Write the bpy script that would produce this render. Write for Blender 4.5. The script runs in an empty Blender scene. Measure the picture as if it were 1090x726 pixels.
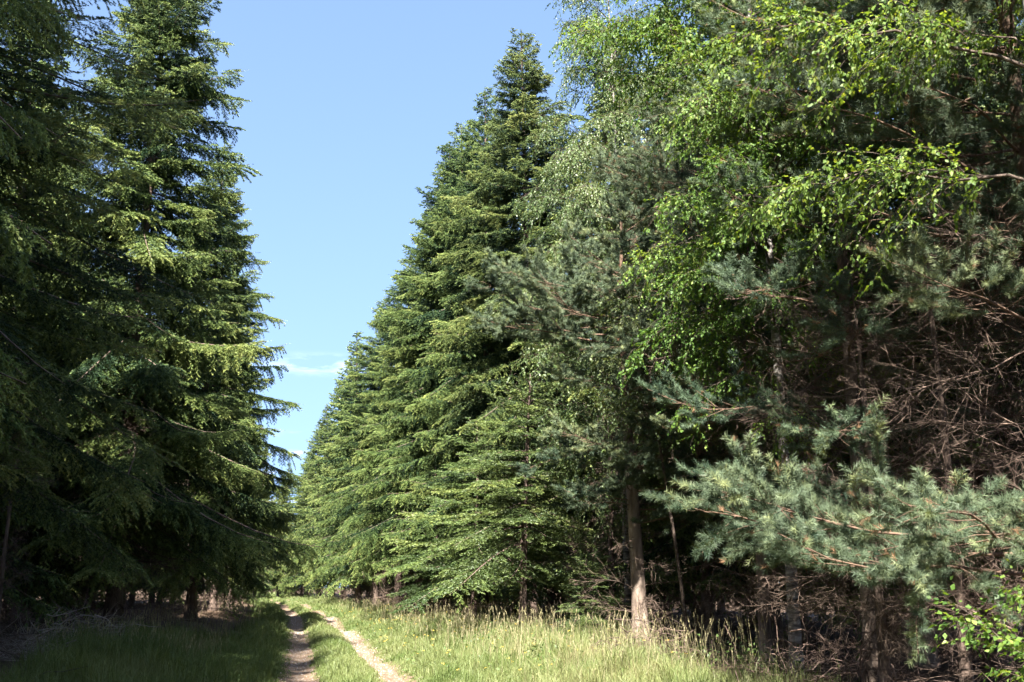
import bpy, math
import numpy as np

C = bpy.context.scene
COL = C.collection
PI = math.pi

# ------------------------------------------------------------------ scene constants
SUN_EL, SUN_AZ = math.radians(50), math.radians(17)     # azimuth: to the left of straight-behind (path axis)
YAW, PITCH = math.radians(10.9), math.radians(12.6)

# ------------------------------------------------------------------ helpers
def nrm(v):
    return v / np.maximum(np.linalg.norm(v, axis=-1, keepdims=True), 1e-9)

UP = np.array([0.0, 0.0, 1.0])

def side_of(T):
    s = np.cross(T, UP)
    bad = np.linalg.norm(s, axis=-1) < 1e-3
    if np.any(bad):
        s = np.where(bad[..., None], np.array([1.0, 0, 0]), s)
    return nrm(s)

class Geo:
    """collects vertices, triangles / quads and a per-vertex tint"""
    def __init__(self):
        self.v, self.t, self.q, self.c, self.n = [], [], [], [], 0
    def add(self, v, tri=None, quad=None, tint=0.5):
        v = np.asarray(v, dtype=np.float32).reshape(-1, 3)
        if not len(v):
            return
        if tri is not None and len(tri): self.t.append(np.asarray(tri, dtype=np.int32) + self.n)
        if quad is not None and len(quad): self.q.append(np.asarray(quad, dtype=np.int32) + self.n)
        self.v.append(v)
        self.c.append(np.broadcast_to(np.asarray(tint, dtype=np.float32), (len(v),)))
        self.n += len(v)
    def mesh(self, name, material, smooth=False):
        me = bpy.data.meshes.new(name)
        v = np.concatenate(self.v)
        t = np.concatenate(self.t) if self.t else np.zeros((0, 3), np.int32)
        q = np.concatenate(self.q) if self.q else np.zeros((0, 4), np.int32)
        me.vertices.add(len(v)); me.vertices.foreach_set('co', v.ravel())
        li = np.concatenate([t.ravel(), q.ravel()]).astype(np.int32)
        me.loops.add(len(li)); me.loops.foreach_set('vertex_index', li)
        me.polygons.add(len(t) + len(q))
        st = np.concatenate([np.arange(len(t)) * 3, len(t) * 3 + np.arange(len(q)) * 4]).astype(np.int32)
        me.polygons.foreach_set('loop_start', st)
        if smooth:
            me.polygons.foreach_set('use_smooth', np.ones(len(st), dtype=bool))
        a = me.attributes.new('tint', 'FLOAT', 'POINT')
        a.data.foreach_set('value', np.concatenate(self.c))
        me.update(calc_edges=True)
        me.materials.append(material)
        return me

def link(name, me, parent=None):
    o = bpy.data.objects.new(name, me)
    COL.objects.link(o)
    if parent is not None:
        o.parent = parent
    return o

def tubes(g, P, R, sides=5, tint=0.5, cap=True):
    """P [n,k,3] polylines, R [n,k] radii"""
    P = np.asarray(P, float); R = np.asarray(R, float)
    n, k = P.shape[:2]
    T = nrm(np.gradient(P, axis=1))
    S = side_of(T); U = np.cross(S, T)
    a = np.arange(sides) * 2 * PI / sides
    ring = (S[:, :, None, :] * np.cos(a)[None, None, :, None] + U[:, :, None, :] * np.sin(a)[None, None, :, None])
    V = P[:, :, None, :] + ring * R[:, :, None, None]
    idx = np.arange(n * k * sides).reshape(n, k, sides)
    A = idx[:, :-1, :]; B = np.roll(A, -1, axis=2); D = idx[:, 1:, :]; E = np.roll(D, -1, axis=2)
    quads = np.stack([A, B, E, D], -1).reshape(-1, 4)
    if np.ndim(tint) == 1:
        tint = np.repeat(tint, k * sides)
    g.add(V.reshape(-1, 3), quad=quads, tint=tint)

_H = np.random.default_rng(99).random((256, 256))
def vnoise(x, y):
    x = np.asarray(x, float); y = np.asarray(y, float)
    xi = np.floor(x).astype(int); yi = np.floor(y).astype(int)
    fx = x - xi; fy = y - yi
    fx = fx * fx * (3 - 2 * fx); fy = fy * fy * (3 - 2 * fy)
    h = lambda i, j: _H[i % 256, j % 256]
    return (h(xi, yi) * (1 - fx) + h(xi + 1, yi) * fx) * (1 - fy) + (h(xi, yi + 1) * (1 - fx) + h(xi + 1, yi + 1) * fx) * fy

def smooth01(t):
    t = np.clip(t, 0, 1); return t * t * (3 - 2 * t)

def bend(y):
    """the ride swings gently left in the distance"""
    y = np.asarray(y, float)
    return -0.00042 * np.maximum(y - 40, 0) ** 2

PATH_C, RUT = 0.97, 0.79          # centre of the ride, half gauge of the two wheel tracks
def ground_z(x, y):
    x = np.asarray(x, float); y = np.asarray(y, float)
    u = x - bend(y) - PATH_C
    z = 0.16 * np.sin(y * 0.36 + 0.6) * smooth01((y - 24) / 20) * np.exp(-(u / 6.0) ** 2)
    z = z + 0.10 * (vnoise(x * 0.35 + 7, y * 0.35) - .5) + 0.22 * (vnoise(x * 0.09 + 3, y * 0.09 + 5) - .5)
    z = z + 0.24 * smooth01((u - 2.2) / 2.6)                     # right verge bank
    z = z + 0.40 * smooth01((-u - 2.6) / 2.2) * (0.5 + 0.8 * vnoise(y * .12 + 11, x * .05))   # left bank
    z = z - 0.07 * (np.exp(-((u - RUT) / .30) ** 2) + np.exp(-((u + RUT) / .30) ** 2)) + 0.05 * np.exp(-(u / .4) ** 2)
    z = z + 0.5 * smooth01((y - 60) / 120)
    near = np.exp(-((x / 6) ** 2 + (y / 6) ** 2))
    return z * (1 - near)
def gz(x, y): return float(ground_z(x, y))

# ------------------------------------------------------------------ materials
def new_mat(name):
    m = bpy.data.materials.new(name); m.use_nodes = True
    nt = m.node_tree; nt.nodes.clear()
    return m, nt, nt.nodes.new('ShaderNodeOutputMaterial')

def ramp(nt, fac, stops):
    r = nt.nodes.new('ShaderNodeValToRGB')
    el = r.color_ramp.elements
    el[0].position, el[0].color = stops[0][0], (*stops[0][1], 1)
    el[1].position, el[1].color = stops[-1][0], (*stops[-1][1], 1)
    for p, c in stops[1:-1]:
        e = el.new(p); e.color = (*c, 1)
    nt.links.new(fac, r.inputs[0])
    return r.outputs[0]

def noise(nt, scale, detail=4, rough=.6, space='Object', vec_scale=None):
    tc = nt.nodes.new('ShaderNodeTexCoord'); n = nt.nodes.new('ShaderNodeTexNoise')
    n.inputs['Scale'].default_value = scale; n.inputs['Detail'].default_value = detail
    n.inputs['Roughness'].default_value = rough
    out = tc.outputs[space]
    if vec_scale:
        mp = nt.nodes.new('ShaderNodeMapping'); mp.inputs['Scale'].default_value = vec_scale
        nt.links.new(out, mp.inputs[0]); out = mp.outputs[0]
    nt.links.new(out, n.inputs['Vector'])
    return n.outputs['Fac']

def leaf_mat(name, stops, trans=.3, trans_gain=1.4, rough=.45, spec=.35):
    m, nt, out = new_mat(name)
    at = nt.nodes.new('ShaderNodeAttribute'); at.attribute_name = 'tint'
    col = ramp(nt, at.outputs['Fac'], stops)
    # every plant has a slightly different green
    oi = nt.nodes.new('ShaderNodeObjectInfo'); hs = nt.nodes.new('ShaderNodeHueSaturation')
    r1 = nt.nodes.new('ShaderNodeMapRange'); r1.inputs[3].default_value = .488; r1.inputs[4].default_value = .508
    r2_ = nt.nodes.new('ShaderNodeMath'); r2_.operation = 'FRACT'; r3 = nt.nodes.new('ShaderNodeMath'); r3.operation = 'MULTIPLY'; r3.inputs[1].default_value = 7.31
    r4 = nt.nodes.new('ShaderNodeMapRange'); r4.inputs[3].default_value = .84; r4.inputs[4].default_value = 1.16
    nt.links.new(oi.outputs['Random'], r1.inputs[0]); nt.links.new(oi.outputs['Random'], r3.inputs[0]); nt.links.new(r3.outputs[0], r2_.inputs[0]); nt.links.new(r2_.outputs[0], r4.inputs[0])
    nt.links.new(r1.outputs[0], hs.inputs['Hue']); nt.links.new(r4.outputs[0], hs.inputs['Value']); nt.links.new(col, hs.inputs['Color'])
    col = hs.outputs['Color']
    p = nt.nodes.new('ShaderNodeBsdfPrincipled')
    p.inputs['Roughness'].default_value = rough
    p.inputs['Specular IOR Level'].default_value = spec
    nt.links.new(col, p.inputs['Base Color'])
    tr = nt.nodes.new('ShaderNodeBsdfTranslucent')
    mul = nt.nodes.new('ShaderNodeVectorMath'); mul.operation = 'MULTIPLY'
    mul.inputs[1].default_value = (trans_gain * 1.15, trans_gain, trans_gain * .4)
    nt.links.new(col, mul.inputs[0]); nt.links.new(mul.outputs[0], tr.inputs['Color'])
    mx = nt.nodes.new('ShaderNodeMixShader'); mx.inputs[0].default_value = trans
    nt.links.new(p.outputs[0], mx.inputs[1]); nt.links.new(tr.outputs[0], mx.inputs[2])
    nt.links.new(mx.outputs[0], out.inputs['Surface'])
    return m

def bark_mat(name, stops, scale=6, vec=(1, 1, .18), rough=.9, bump=.6, height=None):
    m, nt, out = new_mat(name)
    f = noise(nt, scale, 6, .65, 'Object', vec)
    col = ramp(nt, f, stops)
    if height:       # pine: darker brown bark higher up the stem
        tc = nt.nodes.new('ShaderNodeTexCoord'); sx = nt.nodes.new('ShaderNodeSeparateXYZ')
        nt.links.new(tc.outputs['Object'], sx.inputs[0])
        mr = nt.nodes.new('ShaderNodeMapRange'); mr.inputs[1].default_value = height[0]; mr.inputs[2].default_value = height[1]
        nt.links.new(sx.outputs[2], mr.inputs[0])
        c2 = ramp(nt, f, height[2])
        mx = nt.nodes.new('ShaderNodeMix'); mx.data_type = 'RGBA'
        nt.links.new(mr.outputs[0], mx.inputs[0]); nt.links.new(col, mx.inputs[6]); nt.links.new(c2, mx.inputs[7])
        col = mx.outputs[2]
    p = nt.nodes.new('ShaderNodeBsdfPrincipled'); p.inputs['Roughness'].default_value = rough
    p.inputs['Specular IOR Level'].default_value = .15
    nt.links.new(col, p.inputs['Base Color'])
    b = nt.nodes.new('ShaderNodeBump'); b.inputs['Strength'].default_value = bump; b.inputs['Distance'].default_value = .03
    nt.links.new(f, b.inputs['Height']); nt.links.new(b.outputs[0], p.inputs['Normal'])
    nt.links.new(p.outputs[0], out.inputs['Surface'])
    return m

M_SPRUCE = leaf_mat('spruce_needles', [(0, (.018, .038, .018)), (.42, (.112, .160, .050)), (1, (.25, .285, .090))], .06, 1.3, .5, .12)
M_YOUNG = leaf_mat('young_spruce_needles', [(0, (.045, .075, .024)), (.55, (.105, .15, .042)), (1, (.19, .235, .07))], .14, 1.3, .5, .35)
M_PINE = leaf_mat('pine_needles', [(0, (.028, .050, .031)), (.6, (.098, .134, .078)), (1, (.20, .235, .105))], .18, 1.2, .5, .22)
M_BIRCH = leaf_mat('birch_leaves', [(0, (.030, .062, .014)), (.55, (.080, .138, .026)), (1, (.175, .215, .050))], .38, 1.9, .5, .25)
M_BIRCH_PALE = leaf_mat('pale_birch_leaves', [(0, (.045, .080, .026)), (.55, (.095, .140, .046)), (1, (.18, .21, .085))], .3, 1.5, .42, .4)
M_GRASS = leaf_mat('grass_blades', [(0, (.038, .064, .016)), (.4, (.095, .132, .038)), (.7, (.185, .20, .085)), (1, (.34, .27, .165))], .3, 1.3, .5, .3)
M_STRAW = leaf_mat('dry_grass_straw', [(0, (.22, .20, .10)), (1, (.42, .37, .23))], .25, 1.1, .6, .2)
M_WEED = leaf_mat('verge_weeds', [(0, (.03, .06, .014)), (1, (.10, .15, .04))], .3, 1.4, .45, .35)
M_BROWN = leaf_mat('dead_needles', [(0, (.10, .055, .032)), (1, (.30, .17, .10))], .15, 1.0, .7, .15)
M_DEADWOOD = leaf_mat('dead_twigs', [(0, (.050, .040, .033)), (.6, (.11, .078, .060)), (1, (.22, .16, .125))], .0, 1.0, .85, .15)
M_STICK = leaf_mat('bleached_sticks', [(0, (.11, .09, .075)), (1, (.36, .31, .265))], .0, 1.0, .85, .15)
M_SPRUCE_BARK = bark_mat('spruce_bark', [(.3, (.055, .042, .035)), (.55, (.125, .090, .072)), (.75, (.20, .16, .135))], 9)
M_PINE_BARK = bark_mat('pine_bark', [(.3, (.070, .052, .042)), (.5, (.19, .145, .115)), (.75, (.33, .27, .22))], 7, (1, 1, .22), .9, 1.0,
                       (3.6, 6.0, [(.3, (.055, .040, .032)), (.6, (.13, .085, .058)), (.8, (.19, .12, .08))]))
M_BIRCH_BARK = bark_mat('birch_bark', [(.38, (.035, .030, .028)), (.50, (.22, .20, .18)), (.8, (.50, .48, .44))], 7, (.35, .35, 2.2), .7, .3)
M_TWIG = bark_mat('twig_bark', [(.3, (.040, .030, .024)), (.55, (.10, .075, .060)), (.75, (.20, .165, .14))], 14, (1, 1, 1), .9, 1.0)
M_PINE_TWIG = bark_mat('pine_twig_bark', [(.3, (.070, .046, .034)), (.7, (.19, .125, .088))], 12)

# ------------------------------------------------------------------ tree makers
def needles(g, P, D, Ln, K, nl, nw, rng, tint, spread=.75, flat=.55, tipn=True):
    """K needle triangles along each shoot. P,D [n,3] base and direction, Ln [n] length"""
    n = len(P)
    if not n: return
    D = nrm(D); S = side_of(D); U = np.cross(S, D)
    f = (np.arange(K) + .5) / K
    f = f[None, :] + rng.uniform(-.4, .4, (n, K)) / K
    ang = np.where(np.arange(K) % 2 == 0, 0, PI)[None, :] + rng.normal(0, flat, (n, K)) + .25
    if flat > 3: ang = rng.uniform(0, 2 * PI, (n, K))
    rad = S[:, None, :] * np.cos(ang)[..., None] + U[:, None, :] * np.sin(ang)[..., None]
    base = P[:, None, :] + D[:, None, :] * (Ln[:, None] * f)[..., None]
    sp = spread * rng.uniform(.75, 1.25, (n, K))[..., None]
    d = nrm(D[:, None, :] * (1 - .35 * sp) + rad * sp)
    l = nl * rng.uniform(.7, 1.25, (n, K)) * (1 - .35 * np.clip(f, 0, 1) ** 3)
    w = nrm(np.cross(d, D[:, None, :] + 1e-3))
    roll = rng.uniform(-1, 1, (n, K))[..., None]
    w = nrm(w + np.cross(d, w) * roll) * (nw * .5)
    tip = base + d * l[..., None]
    V = np.stack([base - w, base + w, tip], 2).reshape(-1, 3)
    tri = np.arange(n * K * 3).reshape(-1, 3)
    t = np.repeat(tint, K * 3) if np.ndim(tint) else tint
    g.add(V, tri=tri, tint=t)

def expand(counts):
    idx = np.repeat(np.arange(len(counts)), counts)
    start = np.cumsum(counts) - counts
    j = np.arange(len(idx)) - start[idx]
    return idx, j

def trunk_geo(g, H, r0, lean=(0, 0), wob=.05, rng=None, sides=10, k=16, top=.012, flare=.5):
    s = np.linspace(0, 1, k)
    ph = rng.uniform(0, 6, 2)
    x = lean[0] * s + wob * np.sin(s * 5 + ph[0]) * s
    y = lean[1] * s + wob * np.sin(s * 4 + ph[1]) * s
    z = s * H
    z[0] = -.25
    r = r0 * (1 - s) ** .85 + top
    r = r * (1 + flare * np.exp(-np.maximum(z, 0) / .25))
    tubes(g, np.stack([x, y, z], -1)[None], r[None], sides)
    return lambda h: np.stack([np.interp(h, z, x), np.interp(h, z, y), h], -1), lambda h: np.interp(h, z, r)

def dead_geo(g, pos, rad, h0, h1, n, Lmax, rng, rise=-.1, thick=.011, tw=9, fork=True):
    """bare dead branches round the lower stem"""
    h = rng.uniform(h0, h1, n); az = rng.uniform(0, 2 * PI, n)
    L = Lmax * rng.uniform(.3, 1, n)
    k = 7; s = np.linspace(0, 1, k)
    a = az[:, None] + np.cumsum(rng.normal(0, .14, (n, k)), 1)
    step = np.stack([np.cos(a), np.sin(a), rise + rng.normal(0, .28, (n, 1)) + np.cumsum(rng.normal(0, .12, (n, k)), 1)], -1)
    P = np.cumsum(step * (L[:, None, None] / k), 1)
    P = P - P[:, :1] + pos(h)[:, None, :]
    R = thick * (.4 + L / Lmax)[:, None] * (1 - .8 * s)[None]
    tubes(g, P, R, 4, tint=rng.uniform(.1, .8, n))
    cnt = (L * tw).astype(int) + 1
    b, j = expand(cnt)
    sj = rng.uniform(.2, 1, len(b))
    fi = sj * (k - 1); i0 = np.clip(fi.astype(int), 0, k - 2); fr = (fi - i0)[:, None]
    p = P[b, i0] * (1 - fr) + P[b, i0 + 1] * fr
    T = nrm(P[b, i0 + 1] - P[b, i0])
    d = nrm(T * .7 + nrm(rng.normal(0, 1, (len(b), 3))) * .8 + UP * rng.normal(-.1, .2, (len(b), 1)))
    l = .42 * L[b] * (1.1 - sj) * rng.uniform(.4, 1.2, len(b)) + .06
    kk = 4; ss = np.linspace(0, 1, kk)
    Q = p[:, None] + d[:, None] * (l[:, None] * ss)[..., None] + np.cumsum(rng.normal(0, .05, (len(b), kk, 3)) * l[:, None, None], 1)
    Q[:, 0] = p
    tubes(g, Q, (thick * .42) * (1 - .7 * ss)[None] * np.ones((len(b), 1)), 3, tint=rng.uniform(.2, 1, len(b)))
    if fork:
        b2 = np.repeat(np.arange(len(b)), 2)
        p2 = Q[b2, 2]; d2 = nrm(d[b2] + nrm(rng.normal(0, 1, (len(b2), 3))) * .7)
        Q2 = p2[:, None] + d2[:, None] * (l[b2][:, None] * .5 * np.linspace(0, 1, 3))[..., None]
        tubes(g, Q2, np.full((len(b2), 3), thick * .26) * np.array([1, .8, .4]), 3, tint=rng.uniform(.2, 1, len(b2)))

def spruce_meshes(seed, H, base, R, whorl=.54, per=5, sec=.075, ter=.052, K=13, nl=.054, nw=.0215,
                  droop=.7, curtain=.5, r0=.17, mat=None, dead=40, shoot=.16, low=.85, maxsec=.76, fat=.80):
    rng = np.random.default_rng(seed)
    gt, gc, gd = Geo(), Geo(), Geo()
    pos, rad = trunk_geo(gt, H, r0, (rng.normal(0, .15), rng.normal(0, .15)), .04, rng)
    hs, az = [], []
    z = base; a = rng.uniform(0, 6)
    while z < H - .15:
        t = (z - base) / (H - base)
        n = per + rng.integers(0, 2) if t < .92 else 3
        for i in range(n):
            hs.append(z + rng.normal(0, whorl * .17)); az.append(a + i * 2 * PI / n + rng.normal(0, .22))
        if rng.random() < .55:
            hs.append(z + whorl * .5); az.append(rng.uniform(0, 6.28))
        a += 1.1; z += whorl * (1 - .42 * t) * rng.uniform(.85, 1.15)
    hs = np.minimum(np.array(hs), H - .1); az = np.array(az)
    t = np.clip((hs - base) / (H - base), 0, 1)
    n = len(hs)
    # sectors of the crown bulge differently: an uneven outline
    lob = 1 + .16 * np.sin(az * 2 + rng.uniform(0, 6) + hs * .5) + .12 * np.sin(az * 3 + hs * 1.1 + rng.uniform(0, 6))
    prof = (1 - t) ** fat * (low + (1 - low) * smooth01(t / .22))
    L = (R * prof * lob * np.where(rng.random(n) < .18, rng.uniform(1.05, 1.32, n), rng.uniform(.66, 1.1, n)) + .13)
    c1 = -.30 + 1.15 * t ** 1.9 + rng.normal(0, .10, n)
    c2 = -.45 * (1 - t) ** .7 + rng.normal(0, .08, n)
    c3 = .36 * (1 - t) + rng.normal(0, .05, n)
    wig = rng.normal(0, .16, n)
    org = pos(hs)
    def B(i, s):
        A = az[i] + wig[i] * s
        r = L[i] * s * (1 - .06 * s)
        return org[i] + np.stack([np.cos(A) * r, np.sin(A) * r, L[i] * (c1[i] * s + c2[i] * s * s + c3[i] * s ** 3)], -1)
    k = 7; S = np.linspace(0, 1, k)
    P = B(np.repeat(np.arange(n), k), np.tile(S, n)).reshape(n, k, 3)
    tubes(gt, P, (.006 + .0065 * L[:, None]) * (1 - .85 * S)[None], 4)
    # second order
    cnt = np.maximum((L / sec * 1.7).astype(int), 3)
    b, j = expand(cnt)
    s = .93 - .83 * (1 - ((j + rng.random(len(b))) / cnt[b])) ** .92
    e = 1e-2
    p = B(b, s); T = nrm(B(b, s + e) - B(b, s - e))
    sd = side_of(T); sg = np.where(j % 2 == 0, 1., -1.)
    hang = rng.random(len(b)) < curtain * .45
    A = np.radians(rng.uniform(42, 66, len(b)))
    l2 = np.minimum(.56 * L[b] * np.maximum(1.03 - s, 0) ** .75 + .10, maxsec) * rng.uniform(.55, 1.15, len(b)) * (1 - .3 * t[b])
    d2 = T * np.cos(A)[:, None] + sd * (sg * np.sin(A))[:, None] + UP * rng.normal(.05, .08, (len(b), 1))
    d2 = np.where(hang[:, None], T * .35 + sd * (sg * .25)[:, None] - UP * .75, d2); d2 = nrm(d2)
    dr = droop * rng.uniform(.5, 1.3, len(b)) * (1 - .75 * t[b])
    bt = rng.normal(0, .16, n)[b]          # each bough has its own tone
    def Cq(i, u):
        return p[i] + (d2[i] * (u * (1 - .2 * dr[i] * u))[:, None] - UP * (.75 * dr[i] * u * u)[:, None]) * l2[i][:, None]
    # third order: needle-bearing shoots
    c3n = np.maximum((l2 / ter).astype(int), 2)
    q, m = expand(c3n)
    u = (m + .5 + rng.uniform(-.3, .3, len(q))) / c3n[q]
    pp = Cq(q, u); TT = nrm(Cq(q, u + e) - Cq(q, u - e))
    s3 = side_of(TT); g3 = np.where(m % 2 == 0, 1., -1.)
    d3 = nrm(TT * .8 + s3 * (g3 * rng.uniform(.4, .8, len(q)))[:, None] + UP * rng.normal(-.12 - .25 * dr[q], .16)[:, None])
    l3 = shoot * (1.1 - .55 * u) * rng.uniform(.6, 1.25, len(q))
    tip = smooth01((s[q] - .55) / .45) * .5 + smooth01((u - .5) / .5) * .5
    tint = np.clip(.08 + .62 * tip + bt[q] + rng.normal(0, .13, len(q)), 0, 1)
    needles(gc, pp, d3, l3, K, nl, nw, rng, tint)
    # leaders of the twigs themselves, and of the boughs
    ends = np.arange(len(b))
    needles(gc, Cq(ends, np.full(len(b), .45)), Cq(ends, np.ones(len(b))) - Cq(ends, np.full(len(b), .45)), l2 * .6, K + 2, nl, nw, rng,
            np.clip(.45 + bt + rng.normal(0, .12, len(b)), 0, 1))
    ie = np.arange(n)
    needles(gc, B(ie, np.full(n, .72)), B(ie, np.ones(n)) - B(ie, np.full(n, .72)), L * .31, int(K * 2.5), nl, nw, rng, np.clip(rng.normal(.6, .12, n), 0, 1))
    hh = H - .9 + .9 * np.linspace(0, 1, 8)
    needles(gc, pos(hh), np.tile(UP, (8, 1)), np.full(8, .14), K * 2, nl, nw, rng, np.full(8, .55), flat=9)
    dead_geo(gd, pos, rad, .5, base + 2.2, dead, min(R * .75, 2.6), rng, -.18)
    return gt.mesh('spruce_trunk', M_SPRUCE_BARK, True), gc.mesh('spruce_crown', mat or M_SPRUCE), gd.mesh('spruce_dead_branches', M_DEADWOOD)

def pine_meshes(seed, H, base, R, n_b=60, boughs=(), K=46, nl=.055, nw=.0042, r0=.17, dead=60, dead_top=4.5, deadL=2.2, lean=(0, 0), top_pow=.5, shoot=.15, brown=.0, tw=9, thick=.012, sp2=.10, sp3=.055):
    rng = np.random.default_rng(seed)
    gt, gc, gd, gb = Geo(), Geo(), Geo(), Geo()
    pos, rad = trunk_geo(gt, H, r0, lean, .10, rng, 12, 22, .02, .75)
    t = np.sort(rng.random(n_b)) ** .9
    hs = base + (H - base) * t
    az = np.arange(n_b) * 2.4 + rng.normal(0, .4, n_b)
    L = R * (1 - t ** 2) ** top_pow * rng.uniform(.55, 1.15, n_b) + .3
    c1 = -.05 + .6 * t + rng.normal(0, .15, n_b); c2 = -.1 + rng.normal(0, .12, n_b)
    if boughs:
        bb = np.array(boughs, float)      # height, azimuth, length, rise, curve
        hs = np.r_[hs, bb[:, 0]]; az = np.r_[az, bb[:, 1]]; L = np.r_[L, bb[:, 2]]; c1 = np.r_[c1, bb[:, 3]]; c2 = np.r_[c2, bb[:, 4]]
    n = len(hs); wig = rng.normal(0, .3, n); ph = rng.uniform(0, 6, (n, 2)); org = pos(hs)
    def B(i, s):
        A = az[i] + wig[i] * s * .5
        r = L[i] * s
        off = .05 * L[i] * np.sin(s * 7 + ph[i, 0]) * s
        v = np.stack([np.cos(A) * r - np.sin(A) * off, np.sin(A) * r + np.cos(A) * off,
                      L[i] * (c1[i] * s + c2[i] * s * s + .035 * np.sin(s * 8 + ph[i, 1]) * s + .10 * s ** 4)], -1)
        return org[i] + v
    k = 9; S = np.linspace(0, 1, k)
    P = B(np.repeat(np.arange(n), k), np.tile(S, n)).reshape(n, k, 3)
    tubes(gb, P, (.005 + .0065 * L[:, None]) * (1 - .85 * S)[None], 6)
    cnt = np.maximum((L / sp2).astype(int), 3); b, j = expand(cnt)
    s = .22 + .78 * ((j + rng.random(len(b))) / cnt[b]) ** .8
    e = 1e-2; p = B(b, s); T = nrm(B(b, s + e) - B(b, s - e)); sd = side_of(T); sg = np.where(j % 2 == 0, 1., -1.)
    A = np.radians(rng.uniform(30, 70, len(b)))
    d2 = nrm(T * np.cos(A)[:, None] + sd * (sg * np.sin(A))[:, None] + UP * rng.normal(.02, .28, (len(b), 1)))
    l2 = np.minimum(.42 * L[b] * (1.1 - s) ** .6 + .12, 1.15) * rng.uniform(.5, 1.15, len(b))
    up2 = rng.normal(.12, .22, len(b))
    def Cq(i, u):
        return p[i] + (d2[i] * u[:, None] + UP * (up2[i] * u * u)[:, None]) * l2[i][:, None]
    kk = 5; U = np.linspace(0, 1, kk)
    Q = Cq(np.repeat(np.arange(len(b)), kk), np.tile(U, len(b))).reshape(len(b), kk, 3)
    Q[:, 1:-1] += rng.normal(0, .02, (len(b), kk - 2, 3)) * l2[:, None, None]
    tubes(gb, Q, (.0025 + .003 * l2)[:, None] * (1 - .75 * U)[None], 4)
    c3 = np.maximum((l2 / sp3).astype(int), 2); q, m = expand(c3)
    u = .35 + .65 * (m + rng.random(len(q))) / c3[q]
    pp = Cq(q, u); TT = nrm(Cq(q, u + e) - Cq(q, u - e)); s3 = side_of(TT); g3 = np.where(m % 2 == 0, 1., -1.)
    d3 = nrm(TT * .8 + s3 * (g3 * rng.uniform(.2, .8, len(q)))[:, None] + UP * rng.normal(.22, .25, len(q))[:, None])
    l3 = shoot * rng.uniform(.5, 1.25, len(q))
    bt = rng.normal(0, .13, n)[b]
    tint = np.clip(.42 + .25 * (u - .6) + bt[q] + rng.normal(0, .17, len(q)), 0, 1)
    isb = rng.random(len(q)) < brown
    gbrown = Geo()
    needles(gc, pp[~isb], d3[~isb], l3[~isb], K, nl, nw, rng, tint[~isb], spread=1.0, flat=9)
    needles(gc, Cq(np.arange(len(b)), np.full(len(b), .8)), Cq(np.arange(len(b)), np.ones(len(b))) - p, np.full(len(b), shoot * .9), K, nl, nw, rng,
            np.clip(.55 + bt + rng.normal(0, .15, len(b)), 0, 1), spread=.75, flat=9)
    out = {'trunk': gt.mesh('pine_trunk', M_PINE_BARK, True), 'branches': gb.mesh('pine_branches', M_PINE_TWIG, True), 'crown': gc.mesh('pine_crown', M_PINE)}
    if brown and isb.any():
        needles(gbrown, pp[isb], d3[isb], l3[isb] * .8, int(K * .6), nl, nw, rng, rng.random(int(isb.sum())), spread=.6, flat=9)
        out['dead_needles'] = gbrown.mesh('pine_dead_needles', M_BROWN)
    if dead:
        dead_geo(gd, pos, rad, .4, dead_top, dead, deadL, rng, .05, thick * .75, tw + 4)
        out['dead_branches'] = gd.mesh('pine_dead_branches', M_DEADWOOD)
    return out

def leaves(g, P, D, size, rng, tint, droop=.35):
    """folded diamond leaves: P base, D direction"""
    n = len(P)
    D = nrm(D + nrm(rng.normal(0, 1, (n, 3))) * .55 - UP * droop)
    S = nrm(np.cross(D, nrm(rng.normal(0, 1, (n, 3)) * .55 + UP)))
    N = np.cross(S, D)
    sz = size * rng.uniform(.65, 1.2, n)[:, None]
    stalk = P + D * sz * .25
    mid = stalk + D * sz * .42
    fold = N * sz * rng.uniform(.02, .16, n)[:, None]
    lft = mid - S * sz * .36 + fold; rgt = mid + S * sz * .36 + fold
    tip = stalk + D * sz - N * sz * .10
    V = np.stack([stalk, lft, tip, rgt], 1).reshape(-1, 3)
    i = np.arange(n)[:, None] * 4
    tri = np.concatenate([i + np.array([[0, 2, 1]]), i + np.array([[0, 3, 2]])], 0)
    g.add(V, tri=tri, tint=np.repeat(tint, 4))

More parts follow.
